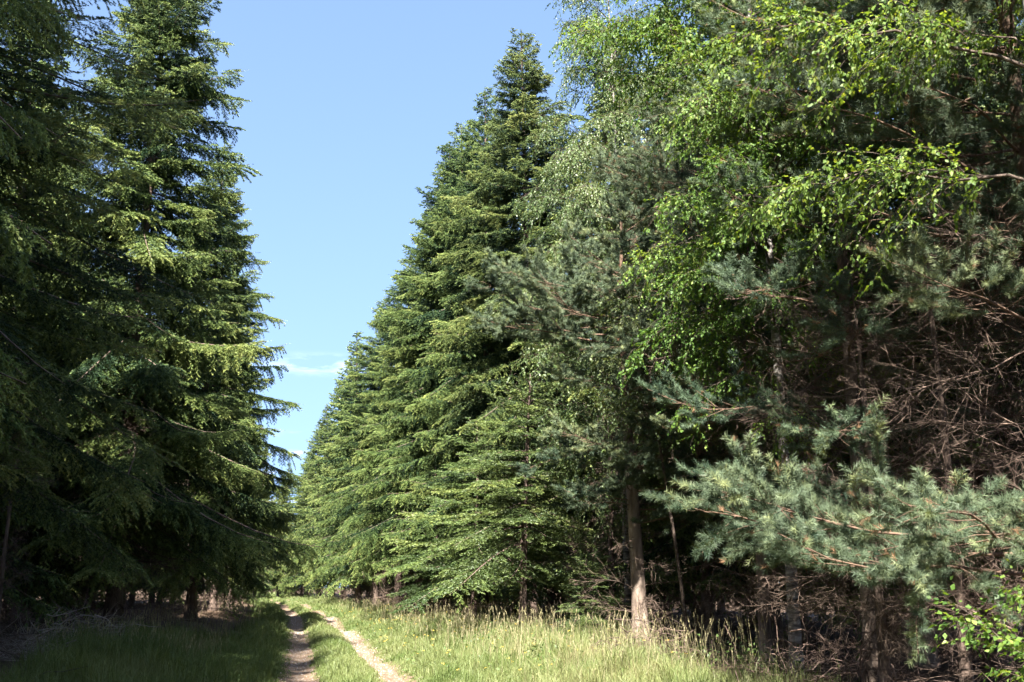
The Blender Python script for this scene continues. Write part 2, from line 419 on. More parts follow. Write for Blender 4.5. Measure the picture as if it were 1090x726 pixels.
def broadleaf_meshes(seed, H, base, R, n_b=46, leaf=.055, r0=.12, lean=(0, 0), rise=.9, arch=-.75, lmat=None, bark=None, sp2=.10, sp3=.060, spl=.030, hangl=.7, boughs=(), shape='egg', name='birch', maxl2=1.3):
    rng = np.random.default_rng(seed)
    gt, gb, gc = Geo(), Geo(), Geo()
    pos, rad = trunk_geo(gt, H, r0, lean, .12, rng, 10, 18, .012, .3)
    t = np.sort(rng.random(n_b))
    hs = base + (H * .985 - base) * t; az = np.arange(n_b) * 2.4 + rng.normal(0, .5, n_b)
    L = R * (np.sin(PI * (.18 + .80 * t)) ** .7) * rng.uniform(.6, 1.15, n_b) + .25
    c1 = rise + .4 * t + rng.normal(0, .2, n_b); c2 = arch + rng.normal(0, .15, n_b)
    if boughs:
        bb = np.array(boughs, float)
        hs = np.r_[hs, bb[:, 0]]; az = np.r_[az, bb[:, 1]]; L = np.r_[L, bb[:, 2]]; c1 = np.r_[c1, bb[:, 3]]; c2 = np.r_[c2, bb[:, 4]]
    n = len(hs); org = pos(hs); wig = rng.normal(0, .35, n)
    def B(i, s):
        A = az[i] + wig[i] * s
        r = L[i] * s
        return org[i] + np.stack([np.cos(A) * r, np.sin(A) * r, L[i] * (c1[i] * s + c2[i] * s * s)], -1)
    k = 8; S = np.linspace(0, 1, k)
    P = B(np.repeat(np.arange(n), k), np.tile(S, n)).reshape(n, k, 3)
    P[:, 1:] += rng.normal(0, .022, (n, k - 1, 3)) * L[:, None, None]
    tubes(gb, P, (.004 + .0058 * L[:, None]) * (1 - .88 * S)[None], 5)
    cnt = np.maximum((L / sp2).astype(int), 3); b, j = expand(cnt)
    s = .15 + .85 * (j + rng.random(len(b))) / cnt[b]
    e = 1e-2; p = B(b, s); T = nrm(B(b, s + e) - B(b, s - e)); sd = side_of(T); sg = np.where(j % 2 == 0, 1., -1.)
    d2 = nrm(T * .6 + sd * (sg * rng.uniform(.3, .9, len(b)))[:, None] + UP * rng.normal(.0, .3, (len(b), 1)))
    l2 = np.minimum(.45 * L[b] * (1.1 - s) ** .6 + .15, maxl2) * rng.uniform(.45, 1.15, len(b))
    hg = hangl * rng.uniform(.5, 1.3, len(b))
    def Cq(i, u):
        return p[i] + (d2[i] * u[:, None] - UP * (hg[i] * u * u)[:, None]) * l2[i][:, None]
    kk = 5; U = np.linspace(0, 1, kk)
    Q = Cq(np.repeat(np.arange(len(b)), kk), np.tile(U, len(b))).reshape(len(b), kk, 3)
    tubes(gb, Q, (.002 + .0028 * l2)[:, None] * (1 - .7 * U)[None], 3)
    c3 = np.maximum((l2 / sp3).astype(int), 2); q, m = expand(c3)
    u = (m + rng.random(len(q))) / c3[q]
    pp = Cq(q, u); TT = nrm(Cq(q, u + e) - Cq(q, u - e))
    d3 = nrm(TT * .6 + nrm(rng.normal(0, 1, (len(q), 3))) * .7 - UP * .35 * hangl)
    l3 = .22 * rng.uniform(.5, 1.3, len(q))
    cl = np.maximum((l3 / spl).astype(int), 2); w, x = expand(cl)
    v = (x + rng.random(len(w))) / cl[w]
    lp = pp[w] + d3[w] * (l3[w] * v)[:, None]
    bt = rng.normal(0, .1, n)[b][q][w]
    tint = np.clip(.48 + bt + rng.normal(0, .22, len(w)), 0, 1)
    leaves(gc, lp, d3[w], leaf, rng, tint)
    return {'trunk': gt.mesh(name + '_trunk', bark or M_BIRCH_BARK, True), 'branches': gb.mesh(name + '_branches', M_TWIG, True),
            'crown': gc.mesh(name + '_crown', lmat or M_BIRCH)}

# ------------------------------------------------------------------ placing things
def thing(name, label, cat, loc, rz=0, scale=1, group=None, kind=None):
    o = bpy.data.objects.new(name, None); COL.objects.link(o)
    o.empty_display_size = .3
    o.location = loc; o.rotation_euler = (0, 0, rz)
    o.scale = (scale, scale, scale) if np.isscalar(scale) else scale
    o['label'] = label; o['category'] = cat
    if group: o['group'] = group
    if kind: o['kind'] = kind
    return o

def tag(o, label, cat, group=None, kind=None):
    if label: o['label'] = label
    if cat: o['category'] = cat
    if group: o['group'] = group
    if kind: o['kind'] = kind
    return o

def plant(name, label, cat, meshes, x, y, rz=0, scale=1, group=None, sink=0.0):
    r = thing(name, label, cat, (x, y, gz(x, y) - sink), rz, scale, group)
    for part, me in meshes.items():
        link(part, me, r)
    return r
#SPLIT
# ================================================================== SETTING
def axis(lo, hi, fine0, fine1, step, growth=1.16):
    a = list(np.arange(fine0, fine1, step))
    s = step; v = fine0
    while v > lo:
        s *= growth; v -= s; a.insert(0, v)
    s = step; v = a[-1]
    while v < hi:
        s *= growth; v += s; a.append(v)
    return np.array(a)

gx = axis(-900, 900, -6.5, 8.0, .16); gy = axis(-300, 1500, 10, 110, .32)
X, Y = np.meshgrid(gx, gy, indexing='ij')
Z = ground_z(X, Y)
g = Geo()
idx = np.arange(X.size).reshape(X.shape)
q = np.stack([idx[:-1, :-1], idx[1:, :-1], idx[1:, 1:], idx[:-1, 1:]], -1).reshape(-1, 4)
u = X - bend(Y) - PATH_C
# 0 needle litter under the trees, 1 turf of the ride
turf = smooth01((u + 5.6 - 2.6 * smooth01((Y - 29) / 5) + 1.2 * (vnoise(Y * .5, X * .5) - .5) * 2) / 1.2) * smooth01((5.9 - 1.2 * smooth01((Y - 27) / 10) - u + 1.6 * (vnoise(Y * .6 + 9, X * .6) - .5) * 2) / 1.2)
g.add(np.stack([X, Y, Z], -1), quad=q, tint=turf.ravel())
m, nt, out = new_mat('forest_floor')
at = nt.nodes.new('ShaderNodeAttribute'); at.attribute_name = 'tint'
f1 = noise(nt, 1.3, 8, .7); f2 = noise(nt, 22, 5, .7)
litter = ramp(nt, f2, [(.3, (.030, .021, .015)), (.55, (.088, .060, .041)), (.75, (.19, .14, .10))])
turfc = ramp(nt, f2, [(.3, (.030, .045, .012)), (.55, (.075, .095, .028)), (.75, (.17, .15, .07))])
mx = nt.nodes.new('ShaderNodeMix'); mx.data_type = 'RGBA'
nt.links.new(at.outputs['Fac'], mx.inputs[0]); nt.links.new(litter, mx.inputs[6]); nt.links.new(turfc, mx.inputs[7])
p = nt.nodes.new('ShaderNodeBsdfPrincipled'); p.inputs['Roughness'].default_value = .95; p.inputs['Specular IOR Level'].default_value = .1
nt.links.new(mx.outputs[2], p.inputs['Base Color'])
bp = nt.nodes.new('ShaderNodeBump'); bp.inputs['Strength'].default_value = .8; bp.inputs['Distance'].default_value = .05
nt.links.new(f2, bp.inputs['Height']); nt.links.new(bp.outputs[0], p.inputs['Normal'])
nt.links.new(p.outputs[0], out.inputs['Surface'])
o = link('ground', g.mesh('ground', m, True)); o['kind'] = 'structure'; o['label'] = 'forest floor and turf under the trees and ride'

# the two sandy wheel tracks: one sheet 6 mm above the ground
m, nt, out = new_mat('sandy_soil')
f2 = noise(nt, 9, 8, .72); f3 = noise(nt, 60, 3, .6)
c = ramp(nt, f2, [(.3, (.075, .050, .034)), (.5, (.18, .125, .085)), (.7, (.25, .18, .13))])
p = nt.nodes.new('ShaderNodeBsdfPrincipled'); p.inputs['Roughness'].default_value = .95; p.inputs['Specular IOR Level'].default_value = .1
nt.links.new(c, p.inputs['Base Color'])
bp = nt.nodes.new('ShaderNodeBump'); bp.inputs['Strength'].default_value = .9; bp.inputs['Distance'].default_value = .03
nt.links.new(f3, bp.inputs['Height']); nt.links.new(bp.outputs[0], p.inputs['Normal'])
nt.links.new(p.outputs[0], out.inputs['Surface'])
g = Geo()
ys = np.arange(4, 122, .12)
for sgn in (-1, 1):
    wl = .20 + .13 * vnoise(ys * .9, np.full_like(ys, 3 + sgn)) + .08 * vnoise(ys * 3, np.full_like(ys, 8 + sgn))
    wr = .20 + .13 * vnoise(ys * .9, np.full_like(ys, 13 + sgn)) + .08 * vnoise(ys * 3, np.full_like(ys, 18 + sgn))
    jag = np.random.default_rng(7 + sgn)
    wl = wl + (.05 if sgn > 0 else .02) + jag.normal(0, .045, len(ys)); wr = wr + (.06 if sgn > 0 else 0) + jag.normal(0, .045, len(ys))
    fr = np.linspace(-1, 1, 9)
    off = np.where(fr[None] < 0, fr[None] * wl[:, None], fr[None] * wr[:, None])
    px = bend(ys)[:, None] + PATH_C + sgn * RUT + off
    py = np.repeat(ys[:, None], 9, 1)
    V = np.stack([px, py, ground_z(px, py) + .012], -1)
    ii = np.arange(len(ys) * 9).reshape(len(ys), 9)
    g.add(V, quad=np.stack([ii[:-1, :-1], ii[:-1, 1:], ii[1:, 1:], ii[1:, :-1]], -1).reshape(-1, 4))
o = link('path', g.mesh('path', m, True)); o['kind'] = 'structure'; o['label'] = 'sandy wheel tracks of the forest ride'

# ---- grass of the ride (nobody could count it)
rng = np.random.default_rng(5)
def in_track(x, y, w=.20):
    u = x - bend(y) - PATH_C
    return (np.abs(np.abs(u) - RUT) < w * (.65 + .7 * vnoise(y * 1.3, u * 2)))
def blades(g, x, y, h, w, lean, tint, rng):
    n = len(x)
    z = ground_z(x, y) - .01
    a = rng.uniform(0, 2 * PI, n); b = rng.uniform(0, 2 * PI, n)
    d = np.stack([np.cos(a), np.sin(a), np.zeros(n)], -1)
    s = np.stack([np.cos(b), np.sin(b), np.zeros(n)], -1) * (w * .5)[:, None]
    base = np.stack([x, y, z], -1)
    mid = base + d * (h * lean * .3)[:, None] + UP * (h * .6)[:, None]
    tip = base + d * (h * lean)[:, None] + UP * (h * (1 - .35 * lean))[:, None]
    V = np.stack([base - s, base + s, mid + s * .8, mid - s * .8, tip], 1).reshape(-1, 3)
    i = np.arange(n)[:, None] * 5
    g.add(V, tri=(i + np.array([[3, 2, 4]])), quad=(i + np.array([[0, 1, 2, 3]])), tint=np.repeat(tint, 5))
def scatter(n, y0, y1, xl, xr, rng):
    y = rng.uniform(y0, y1, n); x = rng.uniform(xl, xr, n) + bend(y)
    return x, y
g = Geo(); gs = Geo()
for (y0, y1, dens, wd) in ((13, 24, 1300, .008), (24, 36, 800, .011), (36, 60, 330, .017), (60, 110, 110, .03), (110, 190, 40, .05)):
    n = int((y1 - y0) * 14.5 * dens)
    x, y = scatter(n, y0, y1, -6.0, 8.3, rng)
    u = x - bend(y) - PATH_C
    clump = vnoise(x * 1.7 + 3, y * 1.7) * .6 + vnoise(x * .5, y * .5 + 20) * .4
    edge = smooth01((u + 5.6 - 2.6 * smooth01((y - 29) / 5) + 1.6 * (vnoise(y * .5 + 31, x * .5) - .5)) / 1.4) * smooth01((5.7 - 1.2 * smooth01((y - 27) / 10) - u + 2.0 * (vnoise(y * .45 + 40, x * .3) - .5)) / 1.0)
    keep = ((~in_track(x, y)) | (rng.random(n) < .07)) & (rng.random(n) < (.25 + 1.1 * clump) * edge * (1 - .85 * smooth01((u - 2.2) / .8) * smooth01((vnoise(x * .75 + 61, y * .4 + 17) - .60) / .12)))
    sparse = (np.abs(u) < RUT + .5) | (rng.random(n) < .95)
    keep &= sparse
    x, y, u, clump = x[keep], y[keep], u[keep], clump[keep]
    h = .10 + .12 * clump
    h = h + np.where(u > 1.4, .10 + .16 * smooth01((u - 1.4) / 3), 0) + np.where(u < -1.3, .12 + .10 * smooth01((-u - 1.5) / 2), 0)
    h = h + np.where(np.abs(u) < .5, .05 + .10 * vnoise(y * .4, u * 2), 0)
    tuft = smooth01((vnoise(x * 2.6 + 9, y * 2.6 + 4) - .62) / .2)
    h = h * rng.uniform(.5, 1.3, len(x)) * (.8 + .75 * tuft * np.where(np.abs(u) > 1.2, 1, .5))
    rd = np.abs(np.abs(u) - RUT)
    h = h * (.40 + .60 * smooth01((rd - .1) / .75))
    dry = vnoise(x * .8 + 50, y * .8) + rng.normal(0, .22, len(x))
    tint = np.clip(.30 + .35 * dry + np.where(u > 2.0, .06 + .10 * smooth01((u - 2.5) / 2.5), 0) - np.where(u < -1.2, .08, 0), 0, 1)
    blades(g, x, y, h, np.full(len(x), wd) * rng.uniform(.7, 1.3, len(x)), rng.uniform(.1, .9, len(x)), tint, rng)
o = link('grass', g.mesh('grass', M_GRASS)); tag(o, 'green grass covering the ride and its verges', 'grass', None, 'stuff')

# ---- flowering straw stems with seed heads
def straw(g, x, y, h, rng, head=.12, w=.006):
    n = len(x)
    z = ground_z(x, y)
    a = rng.uniform(0, 2 * PI, n); ln = rng.uniform(.02, .28, n)
    k = 5; s = np.linspace(0, 1, k)
    d = np.stack([np.cos(a), np.sin(a)], -1)
    P = np.zeros((n, k, 3))
    P[..., 0] = x[:, None] + d[:, :1] * (ln * h)[:, None] * s ** 2
    P[..., 1] = y[:, None] + d[:, 1:] * (ln * h)[:, None] * s ** 2
    P[..., 2] = z[:, None] + h[:, None] * s * (1 - .2 * ln[:, None] * s)
    R = np.full((n, k), w * .5) * np.array([1, .9, .75, .6, .4])
    t = rng.uniform(0, 1, n)
    tubes(g, P, R, 3, tint=t)
    D = nrm(P[:, -1] - P[:, -2])
    needles(g, P[:, -1] - D * (head * .2), D, np.full(n, head), 16, head * .28, w * 1.5, rng, t, spread=.45, flat=9)
for (y0, y1, n, w) in ((15, 26, 900, .007), (26, 44, 1300, .010), (44, 75, 900, .016)):
    x, y = scatter(n, y0, y1, 1.8, 8.0, rng)
    u = x - bend(y) - PATH_C
    keep = rng.random(n) < smooth01((u - 1.6) / 2.2) * (.25 + vnoise(x * .7, y * .7 + 8))
    straw(gs, x[keep], y[keep], rng.uniform(.35, .85, keep.sum()), rng, .12, w)
    n2 = n // 5
    x, y = scatter(n2, max(y0, 22), y1, -5.2, -1.4, rng)
    straw(gs, x, y, rng.uniform(.25, .6, n2), rng, .09, w)
o = link('dry_grass_stems', gs.mesh('dry_grass_stems', M_STRAW)); tag(o, 'pale flowering grass stems standing over the sunny verge', 'dry grass', None, 'stuff')

# ---- little yellow flowers and leafy weeds in the verge, stones on the tracks
g = Geo(); gf = Geo()
x, y = scatter(320, 17, 60, 2.2, 6.5, rng); n = len(x)
zz = ground_z(x, y) + rng.uniform(.2, .45, n)
P = np.repeat(np.stack([x, y, zz], -1), 5, 0)
aa = np.tile(np.arange(5) * 2 * PI / 5, n)
leaves(gf, P, np.stack([np.cos(aa), np.sin(aa), np.full(5 * n, .3)], -1), .028, rng, rng.random(5 * n), 0)
M_PETAL = leaf_mat('yellow_petals', [(0, (.55, .38, .04)), (1, (.75, .62, .15))], .2, 1.0, .6, .2)
o = link('meadow_flowers', gf.mesh('meadow_flowers', M_PETAL)); tag(o, 'tiny yellow flowers scattered in the sunny verge', 'flowers', None, 'stuff')
n = 9000
y = rng.uniform(12, 70, n); x = bend(y) + PATH_C + rng.choice([-RUT, RUT], n) + rng.normal(0, .2, n)
zz = ground_z(x, y) + .012
r = rng.uniform(.006, .022, n) * (1 + y / 60)
tet = np.array([[1, 0, -.3], [-.5, .87, -.3], [-.5, -.87, -.3], [0, 0, .7]])
V = np.stack([x, y, zz], -1)[:, None] + (tet[None] * rng.uniform(.6, 1.3, (n, 4, 3))) * r[:, None, None]
i = np.arange(n)[:, None] * 4
g.add(V.reshape(-1, 3), tri=np.concatenate([i + np.array([[0, 1, 3]]), i + np.array([[1, 2, 3]]), i + np.array([[2, 0, 3]])]), tint=np.repeat(rng.random(n), 4))
M_STONE = leaf_mat('small_stones', [(0, (.10, .08, .06)), (1, (.36, .31, .26))], 0, 1, .9, .2)
o = link('gravel', g.mesh('gravel', M_STONE)); tag(o, 'small stones and crumbs of soil on the wheel tracks', 'stones', None, 'stuff')
# ---- low green weeds and litter twigs along the right forest edge
g = Geo()
n = 2600
x, y = scatter(n, 16, 75, 2.0, 7.6, rng)
keep = rng.random(n) < vnoise(x * .9 + 77, y * .35) ** 1.5 * np.where(x - bend(y) > 4.6, 1.4, .35)
x, y = x[keep], y[keep]
n = len(x); K = 14
hh = rng.uniform(.15, .55, n)
P = np.stack([np.repeat(x, K), np.repeat(y, K), np.repeat(ground_z(x, y), K)], -1)
P += np.stack([rng.normal(0, .07, n * K), rng.normal(0, .07, n * K), np.repeat(hh, K) * rng.uniform(.1, 1, n * K)], -1)
leaves(g, P, rng.normal(0, 1, (n * K, 3)) + UP * .4, .06, rng, np.clip(rng.normal(.5, .25, n * K), 0, 1))
o = link('ground_weeds', g.mesh('ground_weeds', M_WEED)); tag(o, 'low leafy weeds along the edge of the wood', 'weeds', None, 'stuff')
g = Geo()
n = 5200
x, y = scatter(n, 16, 90, -9, 11.5, rng)
u = x - bend(y) - PATH_C
keep = (u < -4.2) | (u > 4.2); x, y = x[keep], y[keep]; n = len(x)
L = rng.uniform(.15, .9, n); a = rng.uniform(0, 2 * PI, n)
k = 4; s = np.linspace(0, 1, k)
P = np.stack([x, y, ground_z(x, y) + rng.uniform(0, .12, n)], -1)[:, None] + np.stack([np.cos(a), np.sin(a), rng.normal(.1, .3, n)], -1)[:, None] * (L[:, None] * s)[..., None]
P += rng.normal(0, .03, P.shape) * L[:, None, None]
tubes(g, P, rng.uniform(.003, .011, n)[:, None] * np.array([1, .85, .7, .4]), 3, tint=rng.random(n))
o = link('fallen_twigs', g.mesh('fallen_twigs', M_DEADWOOD)); tag(o, 'fallen twigs strewn over the forest floor', 'twigs', None, 'stuff')

# ================================================================== TREES
SP = {}
def sp(key, *a, **k):
    tr, cr, de = spruce_meshes(*a, **k)
    SP[key] = {'trunk': tr, 'crown': cr, 'dead_branches': de}
sp('near_a', 11, 20, 3.9, 4.0, sec=.10, ter=.05, K=14, nl=.042, nw=.0135, droop=.5, curtain=.4, r0=.19, dead=120, shoot=.14, whorl=.42, per=5, fat=.64)
sp('near_b', 12, 20, 3.9, 4.0, sec=.10, ter=.05, K=14, nl=.042, nw=.0135, droop=.55, curtain=.4, r0=.17, dead=120, shoot=.14, whorl=.44, per=5, fat=.64)
sp('hang_a', 21, 20, 3.1, 4.3, droop=.75, curtain=.5, per=5, dead=70)
sp('hang_b', 22, 20, 3.3, 4.1, droop=.7, curtain=.5, per=5, dead=70)
sp('fan_a', 31, 20, 3.6, 4.0, droop=.7, curtain=.35, per=5, dead=90, fat=.72)
sp('fan_b', 32, 20, 3.6, 3.8, droop=.7, curtain=.4, per=5, dead=90, fat=.74)
sp('far_a', 41, 20, 2.4, 3.9, sec=.15, ter=.10, K=8, nl=.085, nw=.052, droop=.7, curtain=.3, per=5, shoot=.20, dead=30)
sp('far_b', 42, 20, 2.6, 3.7, sec=.15, ter=.10, K=8, nl=.085, nw=.052, droop=.8, curtain=.5, per=6, shoot=.20, dead=30)
sp('young', 51, 6, 1.7, 1.9, whorl=.36, per=5, sec=.09, ter=.055, K=10, nl=.045, nw=.019, droop=.25, curtain=.05, r0=.06, mat=M_YOUNG, dead=8, shoot=.12, maxsec=.7)
sp('sapling', 52, 2.2, .15, 1.0, whorl=.22, per=5, sec=.07, ter=.045, K=10, nl=.035, nw=.013, droop=.2, curtain=.05, r0=.025, mat=M_YOUNG, dead=4, shoot=.10, maxsec=.4)

def spruce(key, label, x, y, H, rz=0., group=None, wide=1.0, cat='spruce tree', name='spruce_tree'):
    x = x + float(bend(y))
    base = {'young': 6, 'sapling': 2.2}.get(key, 20)
    s = H / base
    o = plant(name, label, cat, SP[key], x, y, rz, (s * wide, s * wide, s), group, .02)
    o.rotation_euler.x = .022 * math.sin(x * 7.1 + y * 1.3); o.rotation_euler.y = .022 * math.sin(x * 2.7 + y * 3.9)
    return o

LG = 'spruces in the left row of the ride'
RG = 'spruces in the right row of the ride'
spruce('near_b', 'dark shaded spruce filling the left edge of the picture nearest the camera', -7.0, 13.0, 25, .4, LG, .82)
spruce('near_a', 'dark shaded spruce with drooping twigs just in front of the tall sunlit left spruce', -6.2, 18.6, 20, 2.1, LG, 1.14)
spruce('hang_a', 'tall sunlit spruce on the left whose top leaves the picture beside the blue sky', -4.7, 31.5, 21.2, 1.2, LG, 1.1)
spruce('hang_b', 'sunlit spruce behind the tallest left one, tip just right of it against the sky', -3.7, 43, 18.6, 4.0, LG, 1.14)
spruce('hang_a', 'spruce third along the sunny left side, mostly hidden, boughs reaching over the left wheel track', -3.6, 54, 17.5, 5.2, LG, .95)
spruce('fan_b', 'left row spruce at the edge of the narrow sky gap above the path', -3.3, 66, 15.5, .5, LG)
for i, (x, y, H, k, lab) in enumerate([
    (-3.5, 78, 15, 'far_a', 'distant left spruce in shade just before the path fades out'),
    (-3.6, 91, 15, 'far_b', 'distant left spruce behind the shaded grass, low in the sky gap'),
    (-3.4, 106, 15, 'far_a', 'small looking spruce at the far end of the left row'),
    (-3.4, 122, 15, 'far_b', 'farthest spruce of the left row where the ride vanishes')]):
    spruce(k, lab, x, y, H, i * 1.7, LG)
# right row, near to far
spruce('fan_a', 'tallest spruce at the centre right, tip against the sky beside the birch', 8.0, 38, 22.2, 1.0, RG, 1.05)
spruce('hang_b', 'sunny spruce close behind the tallest one, tip just below it on the left', 7.5, 43.6, 22.4, 3.6, RG, 1.0)
spruce('fan_b', 'sunny spruce second behind the tallest one, wedged in front of the broad one', 7.1, 47.4, 22.6, 0.9, RG, 1.0)
spruce('fan_b', 'broad sunny spruce with its tip left of and below the tallest one', 6.7, 49.5, 22.0, 2.6, RG, 1.12)
spruce('fan_a', 'sunny spruce whose tip peeps out just left of the broad one', 6.3, 57, 21.6, 4.4, RG, 1.1)
spruce('fan_b', 'sunny spruce midway down the descending right skyline', 6.3, 67, 22, 0.3, RG, 1.1)
spruce('fan_a', 'sunny spruce just below midway on the descending right skyline', 5.9, 77, 21.7, 5.2, RG, 1.1)
for i, (x, y, H, k, lab) in enumerate([
    (5.8, 88, 21.5, 'far_a', 'distant right spruce one step above the small white cloud'),
    (5.6, 99, 21.5, 'far_b', 'slim distant spruce in the right row beside the small white cloud'),
    (5.7, 111, 21.5, 'far_a', 'distant spruce near the lower end of the right skyline'),
    (5.5, 124, 21, 'far_b', 'distant spruce second from the end of the right skyline'),
    (5.5, 137, 21, 'far_a', 'last spruce of the right row at the foot of the sky gap')]):
    spruce(k, lab, x, y, H, i * 2.3, RG, (1.15, 1.05, 1.2, 1.1, 1.15)[i])
# trees that close the ride
for i, (x, y, H) in enumerate([(-1.2, 126, 13.5), (1.6, 131, 14), (4.0, 128, 15), (0.2, 139, 15.5), (2.8, 143, 16.5), (-3.2, 136, 15), (6, 145, 18)]):
    spruce(('far_a', 'far_b')[i % 2], 'tiny far spruce closing the end of the ride', x, y, H, i * 1.3, 'far spruces closing the ride', 1.15)

# young spruces at the edge of the right wood
spruce('young', 'bright green young spruce under the tall spruces, beside the dead brown boughs', 6.1, 30.2, 7.2, .7, 'young spruces at the right edge', 1.25, 'young spruce', 'young_spruce')
spruce('young', 'bright green young spruce left of the one by the dead boughs, over dark trunks', 5.6, 35.5, 6.6, 2.9, 'young spruces at the right edge', 1.3, 'young spruce', 'young_spruce')
spruce('young', 'shorter young spruce at the edge of the ride below the broad sunny spruce', 5.4, 43.0, 6.0, 4.6, 'young spruces at the right edge', 1.35, 'young spruce', 'young_spruce')
spruce('sapling', 'knee high light green spruce sapling in the tall grass left of the pine trunk', 6.45, 24.6, 1.9, 1.0, 'spruce saplings', 1.15, 'spruce sapling', 'spruce_sapling')
spruce('sapling', 'small spruce sapling in the grass behind the pine trunk', 7.0, 26.2, 2.2, 3.0, 'spruce saplings', 1.1, 'spruce sapling', 'spruce_sapling')

# the dark woods behind both rows
r2 = np.random.default_rng(77)
for side, x0, lab, grp in ((-1, -9.0, 'dark spruce deep in the shaded wood behind the left row', 'spruces deep in the left wood'),
                           (1, 10.8, 'dark spruce deep in the shaded wood behind the right row', 'spruces deep in the right wood')):
    for row in range(4):
        for y in np.arange(12 if side > 0 else 13, 126 if side > 0 else 96, 6.2 + row * .8):
            yy = y + r2.uniform(-1.6, 1.6) + row * 2.3
            xx = x0 + side * row * 3.6 + r2.uniform(-.9, .9)
            if side > 0 and row == 0 and yy < 15: continue
            spruce(('far_a', 'far_b')[int(r2.integers(0, 2))], lab, xx, yy, r2.uniform(16, 19.5) + (1.5 if row == 0 else 0), r2.uniform(0, 6), grp)
# wood continuing beside and behind the camera, added and made tall for its shade
for i, (x, y, H) in enumerate([(-6.6, 9.2, 31), (-6.4, 3.0, 27), (-6.5, -4, 22), (-6.8, -11, 22), (-8.9, 7.5, 30), (-10, 3.5, 22), (-10.4, -4, 21), (-9.6, 16, 20),
                               (7.6, 1.0, 20), (7.3, -6, 21), (7.7, -13, 21), (11, 4, 20), (11.4, -5, 21), (-2.5, -42, 20), (3.2, -45, 21)]):
    spruce('near_b' if i == 0 else ('far_a' if i % 2 else 'far_b'), 'spruce of the rows beside and behind the camera, added for its shade', x, y, H, i * 2., 'spruces beside the camera', .70 if i == 0 else .84)

# ---- pines and birches of the right side
PG = 'pines at the right edge of the ride'
P1 = pine_meshes(61, 9.8, 4.4, 2.0, n_b=24, K=46, nl=.080, nw=.0075, r0=.155, dead=46, dead_top=4.6, deadL=1.8, lean=(-.25, .1),
                 boughs=[(7.2, PI * .98, 3.3, .10, -.05), (7.0, -2.5, 3.1, .05, .0), (7.6, -2.8, 3.2, .1, -.05), (6.6, -2.9, 3.2, .05, -.02), (6.8, 3.0, 3.0, .1, -.05), (9.2, -1.2, 2.6, .15, .0), (9.6, -.6, 2.8, .15, .0), (9.0, -1.7, 2.2, .2, .0), (8.6, -.3, 2.6, .1, .0), (4.3, -2.2, 2.4, .0, -.1),
                         (4.6, -1.2, 2.6, .05, -.1), (3.6, -1.9, 2.0, .05, -.1), (5.5, -.6, 2.8, .1, -.1), (3.3, -.9, 2.6, .05, -.15), (6.0, -1.6, 2.6, .1, -.1), (3.1, -2.7, 1.4, .1, .0), (5.2, -1.75, 2.2, .05, .0), (6.2, -1.6, 2.3, .1, .0), (6.9, -2.0, 2.4, .1, .0), (7.5, -1.7, 2.1, .15, .0), (8.3, -1.8, 1.9, .2, .0), (4.6, -1.75, 1.6, .05, -.1), (3.3, -2.0, 1.4, .1, -.1), (3.6, -1.4, 1.7, .05, -.1), (3.0, -2.7, 1.7, .05, -.05), (3.9, -1.8, 1.9, .05, -.1), (2.9, -.6, 2.0, .05, -.1), (2.6, -1.2, 1.6, .1, -.1)])
plant('pine_tree', 'pine with a thick grey sunlit trunk standing in the tall grass right of the spruces', 'pine tree', P1, 7.25, 23.2, 0, 1, PG)
P2 = pine_meshes(62, 13, 5.0, 2.7, n_b=46, K=52, nl=.085, nw=.0055, r0=.13, dead=90, dead_top=5.6, deadL=3.0, brown=.04, sp2=.12,
                 boughs=[(1.65, PI * .99, 4.3, .06, -.05), (1.85, -2.95, 4.1, .08, -.09), (1.8, -2.6, 3.9, .02, -.03), (1.75, -2.2, 3.3, .0, -.05), (2.0, 2.75, 3.6, .05, -.1),
                         (1.5, -2.8, 3.9, -.02, .02), (4.3, -2.5, 2.8, .1, -.1), (6.5, -2.6, 2.6, .2, -.1), (7.1, -2.3, 2.8, .15, -.1), (7.8, -2.8, 2.6, .2, -.1), (7.4, 3.0, 2.6, .2, -.1)])
plant('pine_tree', 'near pine at the right edge whose long low bough reaches across above the dark ground', 'pine tree', P2, 8.5, 11.2, 0, 1, PG)
P3 = pine_meshes(63, 14, 4.5, 2.8, n_b=64, K=40, nl=.078, nw=.007, r0=.10, dead=110, dead_top=6.5, deadL=2.6, brown=.05,
                 boughs=[(3.4, -2.4, 2.6, .0, -.1), (3.9, 2.9, 2.8, .05, -.1), (2.6, -2.8, 2.6, .05, -.1), (4.6, -2.0, 2.4, .0, -.05), (1.9, -2.6, 2.2, .05, -.05), (2.2, 3.0, 2.2, .1, .0)])
plant('pine_tree', 'thin pine full of dead brown twigs behind the long low bough', 'pine tree', P3, 7.9, 14.6, 0, 1, PG)
plant('pine_tree', 'pine with bare lower stem in the gloom between the birch and the thick pine trunk', 'pine tree', P3, 8.4, 19.4, 2.4, .95, PG)
plant('pine_tree', 'bare stemmed pine deep at the right edge behind the dead twigs', 'pine tree', P3, 9.6, 11.8, 4.1, 1.05, PG)
plant('pine_tree', 'pine far back in the right wood behind the birch', 'pine tree', P1, 10.2, 17.2, 3.4, 1.05, PG)
plant('pine_tree', 'pine in the wood behind the thick pine trunk', 'pine tree', P3, 9.6, 25.5, 1.4, 1.0, PG)

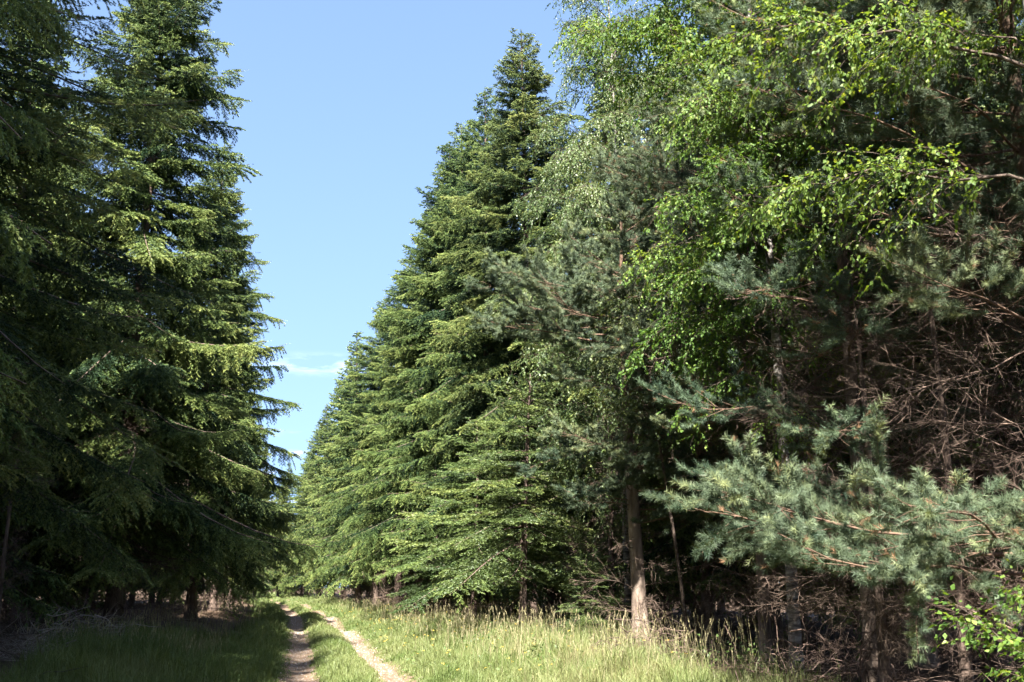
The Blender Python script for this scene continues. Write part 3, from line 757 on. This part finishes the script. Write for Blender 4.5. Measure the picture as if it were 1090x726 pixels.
BG = 'birches at the right edge of the ride'
B1 = broadleaf_meshes(71, 15.5, 4.6, 2.6, n_b=88, leaf=.052, spl=.022, r0=.085, lean=(-.3, -.2), hangl=.8,
                      boughs=[(4.6, -2.4, 1.9, .2, -.5), (4.0, -1.9, 1.8, .1, -.6), (8.5, -1.4, 3.6, .6, -.35), (7.4, -1.1, 3.8, .35, -.3), (6.2, -.9, 3.2, .15, -.4)])
plant('birch_tree', 'near birch with bright green leaves and pale trunk in front of the dark wood', 'birch tree', B1, 7.6, 16.4, 0, 1, BG)
B2 = broadleaf_meshes(72, 18.6, 4.0, 2.6, n_b=120, leaf=.055, spl=.025, r0=.085, lean=(-.2, 0), hangl=1.0, lmat=M_BIRCH_PALE,
                      boughs=[(3.6, -2.8, 2.0, .3, -.5), (4.2, -2.1, 2.0, .2, -.6), (5.0, 3.0, 2.2, .4, -.5)])
plant('birch_tree', 'farther birch with small silvery leaves beside the tallest spruce', 'birch tree', B2, 8.3, 27.5, 0, 1, BG)
B0 = broadleaf_meshes(74, 14, 6.2, 2.6, n_b=28, leaf=.050, spl=.023, r0=.10, lean=(-.2, .3), hangl=.6, lmat=M_BIRCH,
                      boughs=[(5.0, 2.6, 2.8, .45, -.4), (6.2, 3.1, 3.0, .45, -.3)])
plant('birch_tree', 'overhanging birch at the upper right edge, leafy limbs reaching in from outside the picture', 'birch tree', B0, 6.9, 8.6, 0, 1, BG)
B4 = broadleaf_meshes(75, 7.2, 4.2, 1.3, n_b=30, leaf=.058, r0=.03, lean=(-.8, -.1), hangl=.7, lmat=M_BIRCH_PALE, bark=M_TWIG)
plant('birch_tree', 'slender young birch with a small leafy crown in front of the thick pine trunk', 'birch tree', B4, 7.75, 21.6, 0, 1, BG)
B3 = broadleaf_meshes(73, 1.5, .15, .95, n_b=26, leaf=.070, r0=.022, hangl=.15, rise=.5, arch=-.2, lmat=M_BIRCH, bark=M_TWIG, sp2=.10, sp3=.07, spl=.05, name='shrub')
o = plant('leafy_shrub', 'leafy light green bush in the lower right corner', 'shrub', B3, 6.45, 8.4, 0, .85)

# ---- dead brown spruce boughs hanging by the thick pine
def bare_spruce(seed):
    rng = np.random.default_rng(seed)
    gt, gd, gn = Geo(), Geo(), Geo()
    pos, rad = trunk_geo(gt, 6.5, .075, (.1, 0), .05, rng)
    dead_geo(gd, pos, rad, .8, 6.2, 66, 1.7, rng, -.25, .0075, 22)
    return {'trunk': gt.mesh('dead_spruce_trunk', M_SPRUCE_BARK, True), 'dead_branches': gd.mesh('dead_spruce_branches', M_DEADWOOD)}
D1 = bare_spruce(81)
plant('dead_spruce', 'dead brown spruce with hanging bare twigs between young spruce and thick pine', 'dead spruce', D1, 7.7, 27.0, 0, 1, 'dead spruces')
plant('dead_spruce', 'dead twiggy spruce at the right edge among dark pine stems', 'dead spruce', D1, 7.3, 13.2, 2., .85, 'dead spruces')
plant('dead_spruce', 'leafless brown spruce behind the long pine bough, right of the near birch stem', 'dead spruce', D1, 7.9, 12.4, 4., .9, 'dead spruces')
plant('dead_spruce', 'dead spruce with pale thin stem at the left in front of the black wood', 'dead spruce', D1, -5.9, 24.6, 1.2, .7, 'dead spruces')

# ---- brushwood heaps
def brush(seed, n, rx, ry, h, Lm, mat):
    rng = np.random.default_rng(seed); g = Geo()
    a = rng.uniform(0, 2 * PI, n); rr = np.sqrt(rng.random(n))
    b = rng.normal(0, .7, n) + rng.choice([0, PI], n)
    L = Lm * rng.uniform(.3, 1, n)
    k = 7; s = np.linspace(-.5, .5, k)
    z = h * (1 - rr ** 1.5) * rng.random(n) + .03
    c = np.stack([rx * rr * np.cos(a), ry * rr * np.sin(a), z], -1)
    el = rng.normal(0, .22, n)
    el[rng.random(n) < .12] += .8
    d = np.stack([np.cos(b) * np.cos(el), np.sin(b) * np.cos(el), np.sin(el)], -1)
    P = c[:, None] + d[:, None] * (L[:, None] * s)[..., None]
    w = np.cumsum(rng.normal(0, .05, (n, k, 3)), 1) * L[:, None, None]
    P = P + w
    P[..., 2] = np.maximum(P[..., 2], .0)
    tubes(g, P, rng.uniform(.005, .015, n)[:, None] * np.linspace(1, .3, k)[None], 4, tint=rng.uniform(.2, 1, n))
    m = n * 7
    i = rng.integers(0, n, m); kk = rng.integers(1, k - 1, m)
    p = P[i, kk]; dd = nrm(d[i] * .8 + nrm(rng.normal(0, 1, (m, 3))) * .8)
    l = rng.uniform(.08, .5, m)
    Q = p[:, None] + dd[:, None] * (l[:, None] * np.linspace(0, 1, 4))[..., None] + np.cumsum(rng.normal(0, .03, (m, 4, 3)), 1) * l[:, None, None] * 2
    tubes(g, Q, np.full((m, 4), .0042) * np.array([1, .8, .6, .35]), 3, tint=rng.uniform(.3, 1, m))
    return g.mesh('brushwood', mat)
def heap(label, seed, x, y, n, rx, ry, h, Lm, rz=0):
    o = link('brushwood_heap', brush(seed, n, rx, ry, h, Lm, M_STICK if x < 0 else M_DEADWOOD)); o.location = (x, y, gz(x, y)); o.rotation_euler.z = rz
    tag(o, label, 'brushwood', 'brushwood heaps')
heap('heap of pale dead sticks on the grassy bank before the black left wood', 91, -4.6, 26.6, 75, 1.5, .7, .85, 1.6, .2)
heap('low scatter of pale dead sticks in the lower left corner', 92, -5.2, 21.3, 55, 1.2, .7, .5, 1.3, -.2)
heap('tangle of reddish dead pine branches in the grass right of the thick pine trunk', 93, 6.15, 19.6, 60, 1.1, .8, .75, 1.4, .5)
heap('dark tangle of dead branches on the ground below the long pine bough', 94, 7.0, 14.2, 70, 1.6, 1.2, .8, 1.6, 1.0)

# ================================================================== CAMERA, LIGHT, SKY
cam = bpy.data.objects.new('camera', bpy.data.cameras.new('camera')); COL.objects.link(cam)
cam.location = (0, 0, 1.6)
cam.rotation_euler = (PI / 2 + PITCH, 0, -YAW)
cam.data.sensor_width = 36; cam.data.lens = 38.7
cam.data.clip_end = 5000
C.camera = cam

sun = bpy.data.objects.new('sun', bpy.data.lights.new('sun', 'SUN')); COL.objects.link(sun)
sun.data.energy = 5.0; sun.data.angle = math.radians(.53); sun.data.color = (1, .95, .87)
from mathutils import Vector
sd = Vector((-math.sin(SUN_AZ) * math.cos(SUN_EL), -math.cos(SUN_AZ) * math.cos(SUN_EL), math.sin(SUN_EL)))
sun.rotation_euler = sd.to_track_quat('Z', 'Y').to_euler()
sun.location = (-20, -30, 60)

w = bpy.data.worlds.new('World'); C.world = w; w.use_nodes = True
nt = w.node_tree; nt.nodes.clear()
out = nt.nodes.new('ShaderNodeOutputWorld'); bg = nt.nodes.new('ShaderNodeBackground')
sky = nt.nodes.new('ShaderNodeTexSky'); sky.sky_type = 'NISHITA'; sky.sun_disc = False
sky.sun_elevation = SUN_EL
sky.sun_rotation = math.atan2(sd.x, sd.y)
sky.air_density = 1.0; sky.dust_density = .7; sky.ozone_density = 1.0
tcs = nt.nodes.new('ShaderNodeTexCoord'); ms = nt.nodes.new('ShaderNodeMapping')
ms.inputs['Location'].default_value = (0, 0, .30); ms.inputs['Scale'].default_value = (1, 1, .75)
vn = nt.nodes.new('ShaderNodeVectorMath'); vn.operation = 'NORMALIZE'
nt.links.new(tcs.outputs['Generated'], ms.inputs[0]); nt.links.new(ms.outputs[0], vn.inputs[0]); nt.links.new(vn.outputs[0], sky.inputs['Vector'])
# thin wisps of cloud, low over the far end of the ride
tc = nt.nodes.new('ShaderNodeTexCoord'); sx = nt.nodes.new('ShaderNodeSeparateXYZ')
nt.links.new(tc.outputs['Generated'], sx.inputs[0])
mp = nt.nodes.new('ShaderNodeMapping'); mp.inputs['Scale'].default_value = (16, 16, 75)
nt.links.new(tc.outputs['Generated'], mp.inputs[0])
nz = nt.nodes.new('ShaderNodeTexNoise'); nz.inputs['Scale'].default_value = 1.0; nz.inputs['Detail'].default_value = 6; nz.inputs['Roughness'].default_value = .6
nt.links.new(mp.outputs[0], nz.inputs['Vector'])
cl = nt.nodes.new('ShaderNodeMapRange'); cl.interpolation_type = 'SMOOTHSTEP'
cl.inputs[1].default_value = .52; cl.inputs[2].default_value = .80; cl.inputs[4].default_value = .8
nt.links.new(nz.outputs['Fac'], cl.inputs[0])
lo = nt.nodes.new('ShaderNodeMapRange'); lo.interpolation_type = 'SMOOTHSTEP'
lo.inputs[1].default_value = .15; lo.inputs[2].default_value = .08
nt.links.new(sx.outputs[2], lo.inputs[0])
mw = nt.nodes.new('ShaderNodeMapping'); mw.inputs['Location'].default_value = (-.014 / .062, 0, -.194 / .011); mw.inputs['Scale'].default_value = (1 / .062, 0, 1 / .011)
nt.links.new(tc.outputs['Generated'], mw.inputs[0])
ln = nt.nodes.new('ShaderNodeVectorMath'); ln.operation = 'LENGTH'; nt.links.new(mw.outputs[0], ln.inputs[0])
wm = nt.nodes.new('ShaderNodeMapRange'); wm.interpolation_type = 'SMOOTHSTEP'
wm.inputs[1].default_value = 1.25; wm.inputs[2].default_value = .1; wm.inputs[4].default_value = .22
nt.links.new(ln.outputs['Value'], wm.inputs[0])
gt1 = nt.nodes.new('ShaderNodeMath'); gt1.operation = 'GREATER_THAN'; gt1.inputs[1].default_value = 0
nt.links.new(sx.outputs[1], gt1.inputs[0])
w2 = nt.nodes.new('ShaderNodeMath'); w2.operation = 'MULTIPLY'; nt.links.new(wm.outputs[0], w2.inputs[0]); nt.links.new(gt1.outputs[0], w2.inputs[1])
w3 = nt.nodes.new('ShaderNodeMapRange'); w3.inputs[1].default_value = .42; w3.inputs[2].default_value = .60
nt.links.new(nz.outputs['Fac'], w3.inputs[0])
w4 = nt.nodes.new('ShaderNodeMath'); w4.operation = 'MULTIPLY'; nt.links.new(w2.outputs[0], w4.inputs[0]); nt.links.new(w3.outputs[0], w4.inputs[1])
mm = nt.nodes.new('ShaderNodeMath'); mm.operation = 'MULTIPLY'
nt.links.new(cl.outputs[0], mm.inputs[0]); nt.links.new(lo.outputs[0], mm.inputs[1])
mx = nt.nodes.new('ShaderNodeMix'); mx.data_type = 'RGBA'; mx.inputs[7].default_value = (9, 9.4, 10, 1)
ma = nt.nodes.new('ShaderNodeMath'); ma.operation = 'MAXIMUM'
nt.links.new(mm.outputs[0], ma.inputs[0]); nt.links.new(w4.outputs[0], ma.inputs[1])
nt.links.new(ma.outputs[0], mx.inputs[0]); nt.links.new(sky.outputs[0], mx.inputs[6])
nt.links.new(mx.outputs[2], bg.inputs['Color'])
bg.inputs['Strength'].default_value = .066
nt.links.new(bg.outputs[0], out.inputs['Surface'])

C.view_settings.view_transform = 'Standard'; C.view_settings.look = 'None'
C.view_settings.gamma = 1; C.view_settings.use_curve_mapping = False
C.view_settings.exposure = 2.65
C.render.engine = 'CYCLES'
cy = C.cycles
cy.max_bounces = 3; cy.diffuse_bounces = 1; cy.glossy_bounces = 1; cy.transmission_bounces = 2; cy.transparent_max_bounces = 4
cy.sample_clamp_indirect = 6
cy.caustics_reflective = False; cy.caustics_refractive = False
cy.use_denoising = True
cy.use_light_tree = False
cy.adaptive_threshold = .02
